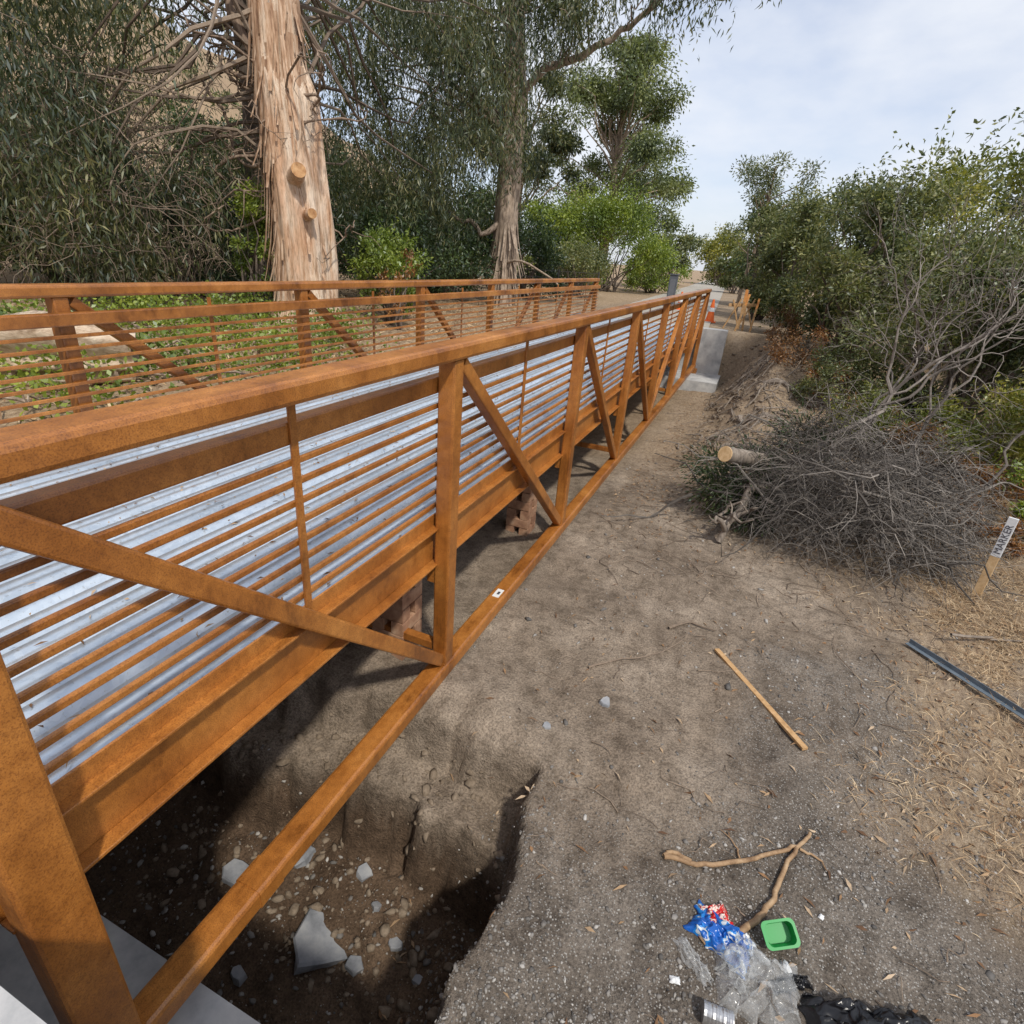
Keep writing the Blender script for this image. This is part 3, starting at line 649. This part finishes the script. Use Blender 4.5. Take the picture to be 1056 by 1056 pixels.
b.make('limbs',M['palebark'],t,True)
b=B()
for q in range(60):
    a=rng.uniform(-2.6,.6);zt=rng.uniform(2,3.6);p0=A(-7.9+.36*math.cos(a),18+.36*math.sin(a),zt);tt=np.linspace(0,1,7)
    P=p0+A(math.cos(a),math.sin(a),0)*(.5*rng.random()*tt[:,None]**1.5)-A(0,0,1)*rng.uniform(.5,1.6)*tt[:,None]
    side=A(-math.sin(a),math.cos(a),0);w=rng.uniform(.02,.06)*(1-.6*tt);Vv=np.concatenate([P+side*w[:,None],P-side*w[:,None]]);b.add(Vv,[(i,i+1,i+8,i+7) for i in range(6)])
b.make('peeling_bark',M['palebark'],t)
C=np.concatenate([boxpts(84,(-14,15,5.0),(-7.2,21,11)),boxpts(14,(-7.4,16.8,8.4),(-5.6,18,10.5)),boxpts(10,(-4.4,16.8,9.3),(-1.4,17.6,10.2)),boxpts(22,(-13,15.5,3.2),(-8.4,19,6.0))])
C=thin(C,2.0)
P,D=hang_pts(C,np.full(len(C),.85),30,14,1.4);n=len(P)
leafmesh('foliage',P,D,.18*rng.uniform(.6,1.3,n),.036*rng.uniform(.7,1.3,n),M['euc'],t)
b=B()
for c in C[:80:2]: P=curve((-8,18,rng.uniform(5,9)),c,9,.14,-.3);b.tube(P,np.linspace(.05,.008,9),5)
b.make('branches',M['twig'],t)
def bigtree(name,cx,cy,h,rx,mat,nl,ls,lw,clumps=30,trunkr=.4):
    t=empty(name);z0=g1(cx,cy);C=[]
    for q in range(clumps):
        a=rng.uniform(0,6.28);w=rng.random();sc=math.sin(math.pi*(.18+.72*w))**.7*(1.1-.35*w);r=math.sqrt(rng.random())
        C.append((cx+rx*r*sc*math.cos(a),cy+rx*r*sc*math.sin(a),z0+h*(.22+.74*w)))
    C=np.array(C);R=rx*.22*rng.uniform(.5,1.35,len(C));P,D=bush_pts(C,R,nl//clumps,.45,.75);n=len(P)
    leafmesh('foliage',P,D+A(0,0,-.5)+rng.normal(size=(n,3))*.5,ls*rng.uniform(.6,1.3,n),lw*rng.uniform(.6,1.3,n),mat,t)
    b=B();P=curve((cx,cy,z0-.3),(cx+.3,cy,z0+h*.85),14,.03);b.tube(P,np.linspace(trunkr,.06,14),10)
    for c in C: 
        s=P[min(13,max(3,int((c[2]-z0)/h*11)))];Q=curve(s,c,8,.12,-.2);b.tube(Q,np.linspace(trunkr*.2,.02,8),5)
    b.make('trunk',M['palebark'],t,True)
bigtree('eucalyptus_tree',-11.6,44,14.6,5.4,M['euc2'],52000,.23,.10,86)
bigtree('eucalyptus_tree',-16.2,38,12.5,4.2,M['euc'],16000,.26,.11,38)
for (cx,cy,rx,ry,h,mt,nl,ls,lw,nm) in [
 (-9.2,13.6,1.9,1.3,2.5,'dark',10000,.10,.045,'dark_shrub'),(-12.5,12,2.5,1.5,3.0,'dark',10000,.12,.05,'dark_shrub'),
 (-15,9,2.5,2,3.6,'dark',10000,.13,.055,'dark_shrub'),(-14.5,5.5,2.3,2,3.0,'olive',9000,.12,.05,'olive_shrub'),(-11.6,9.6,1.3,1,2.3,'dark',6000,.10,.04,'dark_shrub'),
 (-7.6,11.2,.8,.7,2.0,'bright',5000,.08,.04,'green_shrub'),(-9.0,8.9,.55,.5,2.4,'bright',5000,.07,.035,'green_shrub'),
 (-9.8,17.0,1.8,1.2,2.4,'dark',9000,.12,.05,'dark_shrub'),(-12.6,20,3,2,3.6,'dark',10000,.16,.07,'dark_shrub'),(-8.9,21.5,1.8,1.5,2.8,'dark',8000,.14,.06,'dark_shrub'),
 (-17,16,3.5,2.5,5.0,'dark',10000,.18,.07,'dark_shrub'),(-20,24,4,3,5.5,'dark',10000,.24,.10,'dark_shrub'),(-13.5,26,2.8,2,4.6,'dark',8000,.2,.08,'dark_shrub'),
 (-8.6,34,3.2,2,4.9,'bright',16000,.15,.07,'green_shrub'),(-11.8,33,2.6,2,4.4,'bright',9000,.16,.07,'green_shrub'),(-6.6,38,1.8,2,3.2,'bright',7000,.15,.07,'green_shrub'),
 (-7.8,26,1.6,1.2,2.3,'olive',6000,.13,.05,'olive_shrub'),
 (-9.5,60,3.4,3,5,'olive',6000,.3,.13,'olive_shrub'),(-5.0,75,3,3,6,'yellow',5000,.35,.16,'green_shrub')]:
    shrub(nm,cx,cy,rx,ry,h,M[mt],nl,ls,lw,clumps=26,cl=.32)
shrub('dead_leaf_shrub',-7.0,10.6,.35,.3,2.0,M['deadleaf'],500,.08,.035,8)
n=260;q=rng.uniform((-120,15),(-22,120),(n,2));q=q[((-q[:,0]-.4*q[:,1])/1.08)>14];C=np.column_stack([q,gh(q[:,0],q[:,1])+.4]);R=rng.uniform(.6,2.0,len(C))
P,D=bush_pts(C,R,150,.5,.6);leafmesh('hillside_scrub',P,D+rng.normal(size=D.shape)*.6,.45,.25,M['olive'])
n=12000;c=rng.uniform((-9.5,3.0),(-5.5,9.0),(190,2));q=rng.integers(0,190,n);P=c[q]+rng.normal(size=(n,2))*.22
z=gh(P[:,0],P[:,1])+rng.random(n)**1.3*.5;leafmesh('ivy_ground_cover',np.column_stack([P,z]),rng.normal(size=(n,3))+A(0,0,.3),.07*rng.uniform(.6,1.3,n),.045,M['bright'])
t=empty('cut_log');b=B();lz=g1(-6.8,3.8)
trunk(b,[(-7.6,3.2,lz+.2),(-6.9,3.7,lz+.30),(-6.3,4.3,lz+.24)],[.28,.38,.26],32,.6,40,2);b.make('log_body',simple('weathered_log',[(.28,.19,.12),(.55,.42,.30),(.72,.60,.46)],4,.9,0,.7,.03,(2.5,1,2.5)),t,True)
b=B()
for q in range(50):
    x=rng.uniform(-8.5,-5.6);y=rng.uniform(2.6,7);a=rng.uniform(0,6.28);L=rng.uniform(.3,1.1);z=g1(x,y)
    P=curve((x,y,z+.05),(x+L*math.cos(a),y+L*math.sin(a),z+rng.uniform(.02,.3)),8,.3);r=rng.uniform(.008,.03);b.tube(P,np.linspace(r,r*.4,8),6)
b.make('splintered_branches',M['palebark'],t)
# ------------------------------------------------------------ right side vegetation
for (cx,cy,rx,ry,h,mt,nl,ls,lw,nm,cl) in [
 (3.3,12.4,1.7,1.3,3.6,'olive',20000,.085,.036,'olive_shrub',34),(5.3,11.0,1.8,1.5,3.7,'olive',15000,.09,.038,'olive_shrub',34),
 (2.0,15.2,1.5,1.2,3.9,'olive',18000,.10,.042,'olive_shrub',34),(4.4,16.5,2.3,1.6,4.9,'yellow',16000,.12,.05,'yellow_green_shrub',32),
 (.9,18.5,1.2,1.0,3.9,'olive',12000,.11,.045,'olive_shrub',28),(7.4,14.5,2.6,2,4.5,'yellow',12000,.13,.055,'yellow_green_shrub',30),
 (2.0,22,2.0,1.5,4.6,'olive',12000,.14,.055,'olive_shrub',30),(5.5,23,3.2,2,6.2,'olive',12000,.18,.075,'olive_shrub',32),
 (-.1,24,1.1,1,4.2,'olive',8000,.12,.05,'olive_shrub',24),(.4,33,2.2,2,5,'dark',8000,.2,.08,'dark_shrub',24),
 (10,20,3,2.5,6,'olive',9000,.2,.08,'olive_shrub',28),
 (4.6,9.2,1.3,1.0,2.2,'bright',11000,.065,.034,'green_shrub',26),(6.2,8.2,1.5,1.2,2.4,'bright',9000,.07,.036,'green_shrub',26),
 (3.2,9.8,1.0,.8,1.4,'yellow',6500,.065,.03,'green_shrub',18),(1.6,12.3,.8,.7,1.2,'olive',4500,.06,.027,'olive_shrub',16),(2.3,10.6,.9,.7,1.2,'yellow',5500,.06,.027,'olive_shrub',18),
 (4.8,6.9,1.0,.8,1.4,'yellow',6500,.055,.026,'green_shrub',20),(3.8,7.9,.8,.6,1.0,'bright',4500,.055,.026,'green_shrub',18),(3.9,6.3,.5,.5,.7,'bright',2500,.05,.024,'green_shrub',14),(-2.2,52,1.5,2,4,'olive',3500,.3,.12,'olive_shrub',14),(0.5,60,3,3,7,'olive',5000,.4,.15,'olive_shrub',18)]:
    shrub(nm,cx,cy,rx,ry,h,M[mt],nl,ls,lw,clumps=cl,cl=.30)
for (cx,cy,r,h) in [(1.0,14.0,.6,.9),(2.0,11.0,.7,.8),(3.0,8.6,.6,.6),(4.3,7.2,.6,.5),(.7,16.5,.5,1.0),(3.6,5.0,.7,.35),(1.5,12.6,.5,.8),(2.6,9.6,.5,.7),(2.9,7.4,.5,.4)]:
    shrub('dead_leaf_shrub',cx,cy,r,r,h,M['deadleaf'],1400,.06,.025,12,stems=4,bark='twig')
t=empty('slender_tree');b=B();z0=g1(-.9,26)
P=curve((-.95,26,z0-.1),(-.7,26,z0+5.2),14,.03);b.tube(P,np.linspace(.08,.03,14),8)
C=np.array([(-.8+rng.normal()*.75,26+rng.normal()*.7,z0+rng.uniform(1.6,5.6)) for _ in range(28)])
for c in C: Q=curve(P[min(13,max(3,int((c[2]-z0)/5.8*12)))],c,7,.12);b.tube(Q,np.linspace(.025,.008,7),5)
b.make('trunk',M['palebark'],t,True)
Pp,D=bush_pts(C,np.full(28,.42),240,.5);leafmesh('foliage',Pp,D+rng.normal(size=D.shape)*.5,.12,.045,M['olive'],t)
t=empty('dead_tree');b=B()
def bare(p,d,L,r,dep):
    d=d/np.linalg.norm(d);e=p+d*L;P=curve(p,e,7,.16,-.05*L);b.tube(P,np.linspace(r,r*.62,7),5)
    if dep==0: return
    for k in range(3 if dep>1 else 4):
        s=P[rng.integers(3,7)] if k else P[-1]
        nd=d+rng.normal(size=3)*.55+A(0,0,.08);bare(s,nd,L*rng.uniform(.6,.82),r*.52,dep-1)
bare(A(.75,7.0,.5),A(.55,.1,.75),1.15,.036,5)
bare(A(1.0,7.0,.7),A(.35,.1,.9),1.1,.028,5)
bare(A(1.9,7.4,.5),A(.15,.0,1),1.1,.026,5)
bare(A(2.8,7.8,.3),A(.2,.0,1),1.0,.022,5)
b.make('branches',M['lighttwig'],t)
# ------------------------------------------------------------ far-end furniture
t=empty('wire_fence');b=B();pf=[(-13,13.5),(-11.3,15),(-9.8,16.6),(-8.2,19.6),(-7.2,21.5),(-6.2,23.5)]
for p in pf: b.tube([A(p[0],p[1],g1(*p)-.1),A(p[0],p[1],g1(*p)+1.15)],.03,6,True)
for k in range(5):
    P=[A(p[0],p[1],g1(*p)+.12+.24*k) for p in pf];b.tube(P,.007,4)
for a,c in zip(pf[:-1],pf[1:]):
    for s in np.linspace(0,1,22)[1:-1]:
        q=(a[0]*(1-s)+c[0]*s,a[1]*(1-s)+c[1]*s);z=g1(*a)*(1-s)+g1(*c)*s;b.tube([A(*q,z+.05),A(*q,z+1.1)],.004,3)
b.make('posts_and_wires',simple('fence_metal',[(.05,.05,.05),(.1,.09,.08)],8,.6,.4,0),t)
t=empty('utility_cabinet');gm=simple('dark_grey_paint',[(.07,.08,.10),(.11,.12,.14)],5,.5,0,0)
b=B();z=g1(-3.6,25.5);b.box(-3.7,-3.4,25.3,25.6,z,z+1.25,.02);b.box(-3.73,-3.37,25.27,25.63,z+1.252,z+1.29,.01);b.make('cabinet_body',gm,t)
b=B();b.box(-3.66,-3.44,25.285,25.297,z+.15,z+1.1,.003);b.make('door',simple('cab_door',[(.12,.13,.15),(.15,.16,.18)],5,.5,0,0),t)
org=simple('orange_plastic',[(.75,.13,.02),(.85,.18,.03)],6,.5,0,0)
for cx,cy in((-3.0,24.5),(-1.45,20.2)):
    t=empty('traffic_cone');z=g1(cx,cy);b=B();b.tube([A(cx,cy,z+.04+.66*q) for q in np.linspace(0,1,8)],np.linspace(.14,.03,8),16,True);b.box(cx-.19,cx+.19,cy-.19,cy+.19,z+.0,z+.04,.01);b.make('cone_body',org,t)
    b=B();b.tube([A(cx,cy,z+.33),A(cx,cy,z+.45)],[.097,.077],16);b.make('reflective_band',wm,t)
lo=simple('orange_painted_lath',[(.62,.22,.05),(.75,.38,.12)],6,.6,0,0)
for (cx,cy,h,l) in((-.55,17.9,1.0,.18),(-.35,18.3,1.1,-.12),(-.15,18.0,.9,.05),(-.5,18.8,1.1,.0)):
    t=empty('survey_stake');z=g1(cx,cy);b=B();b.beam((cx,cy,z-.05),(cx+l*.7,cy,z+h*.7),.055,.025,(0,1,0),.003);b.make('lath',M['wood'],t)
    b=B();b.beam((cx+l*.7,cy,z+h*.7),(cx+l,cy,z+h),.058,.028,(0,1,0),.003);b.make('painted_tip',lo,t)
t=empty('wooden_barricade');b=B()
for q,(cx,cy) in enumerate([(-.72,18.6),(-.35,18.9)]):
    z=g1(cx,cy);b.beam((cx-.22,cy,z-.05),(cx+.14,cy+.1,z+.85),.07,.03,ch=.004);b.beam((cx+.25,cy+.05,z-.05),(cx-.08,cy+.12,z+.8),.07,.03,ch=.004)
b.beam((-.9,18.7,g1(-.7,18.3)+.65),(-.15,19.0,g1(-.7,18.3)+.7),.035,.09,ch=.004);b.make('boards',M['wood'],t)
# ------------------------------------------------------------ world, sun
SD=A(.62,-.62,0);SD/=np.linalg.norm(SD);el=math.radians(52);sd=A(SD[0]*math.cos(el),SD[1]*math.cos(el),math.sin(el))
w=bpy.data.worlds.new('World');S.world=w;w.use_nodes=True;nt=w.node_tree;bg=nt.nodes['Background']
sky=nt.nodes.new('ShaderNodeTexSky');sky.sky_type='NISHITA';sky.sun_disc=False;sky.sun_elevation=el;sky.sun_rotation=math.atan2(sd[0],sd[1]);sky.dust_density=1.5
tc=nt.nodes.new('ShaderNodeTexCoord');mp=nt.nodes.new('ShaderNodeMapping');mp.inputs['Scale'].default_value=(1,1,2.2);mp.inputs['Location'].default_value=(.3,.2,.1);nt.links.new(tc.outputs['Generated'],mp.inputs[0])
nz=nt.nodes.new('ShaderNodeTexNoise');nz.inputs['Scale'].default_value=3.0;nz.inputs['Detail'].default_value=6;nz.inputs['Roughness'].default_value=.5;nt.links.new(mp.outputs[0],nz.inputs['Vector'])
f=ramp(nt,nz.outputs['Fac'],[(.38,(.45,)*3),(.60,(.95,)*3)])
cc=mixc(nt,f,mixc(nt,1,sky.outputs[0],(1.15,1.22,1.4),'MULTIPLY'),(7.7,8.0,8.6));nt.links.new(cc,bg.inputs[0]);bg.inputs[1].default_value=.116
sl=bpy.data.lights.new('sun','SUN');sl.energy=3.1;sl.angle=math.radians(3.0);sl.color=(1,.94,.84);so=obj('sun',sl)
so.rotation_euler=Vector((-sd[0],-sd[1],-sd[2])).to_track_quat('-Z','Y').to_euler()
# ------------------------------------------------------------ camera
f=577.;bd=unit(A(265,243,-577));up=unit(A(106,1258,577));up=unit(up-bd*np.dot(up,bd));xr=np.cross(bd,up)
cam=bpy.data.cameras.new('camera');cam.sensor_width=36;cam.lens=36*f/1056;cam.clip_end=3000;cam.clip_start=.02
co=obj('camera',cam);Mx=np.eye(4);Mx[0,:3]=xr;Mx[1,:3]=bd;Mx[2,:3]=up;Mx[2,3]=2.6
co.matrix_world=Matrix(Mx.tolist());S.camera=co
S.view_settings.view_transform='Standard';S.view_settings.look='None';S.view_settings.exposure=0
print('polys',sum(len(o.data.polygons) for o in bpy.data.objects if o.type=='MESH'))
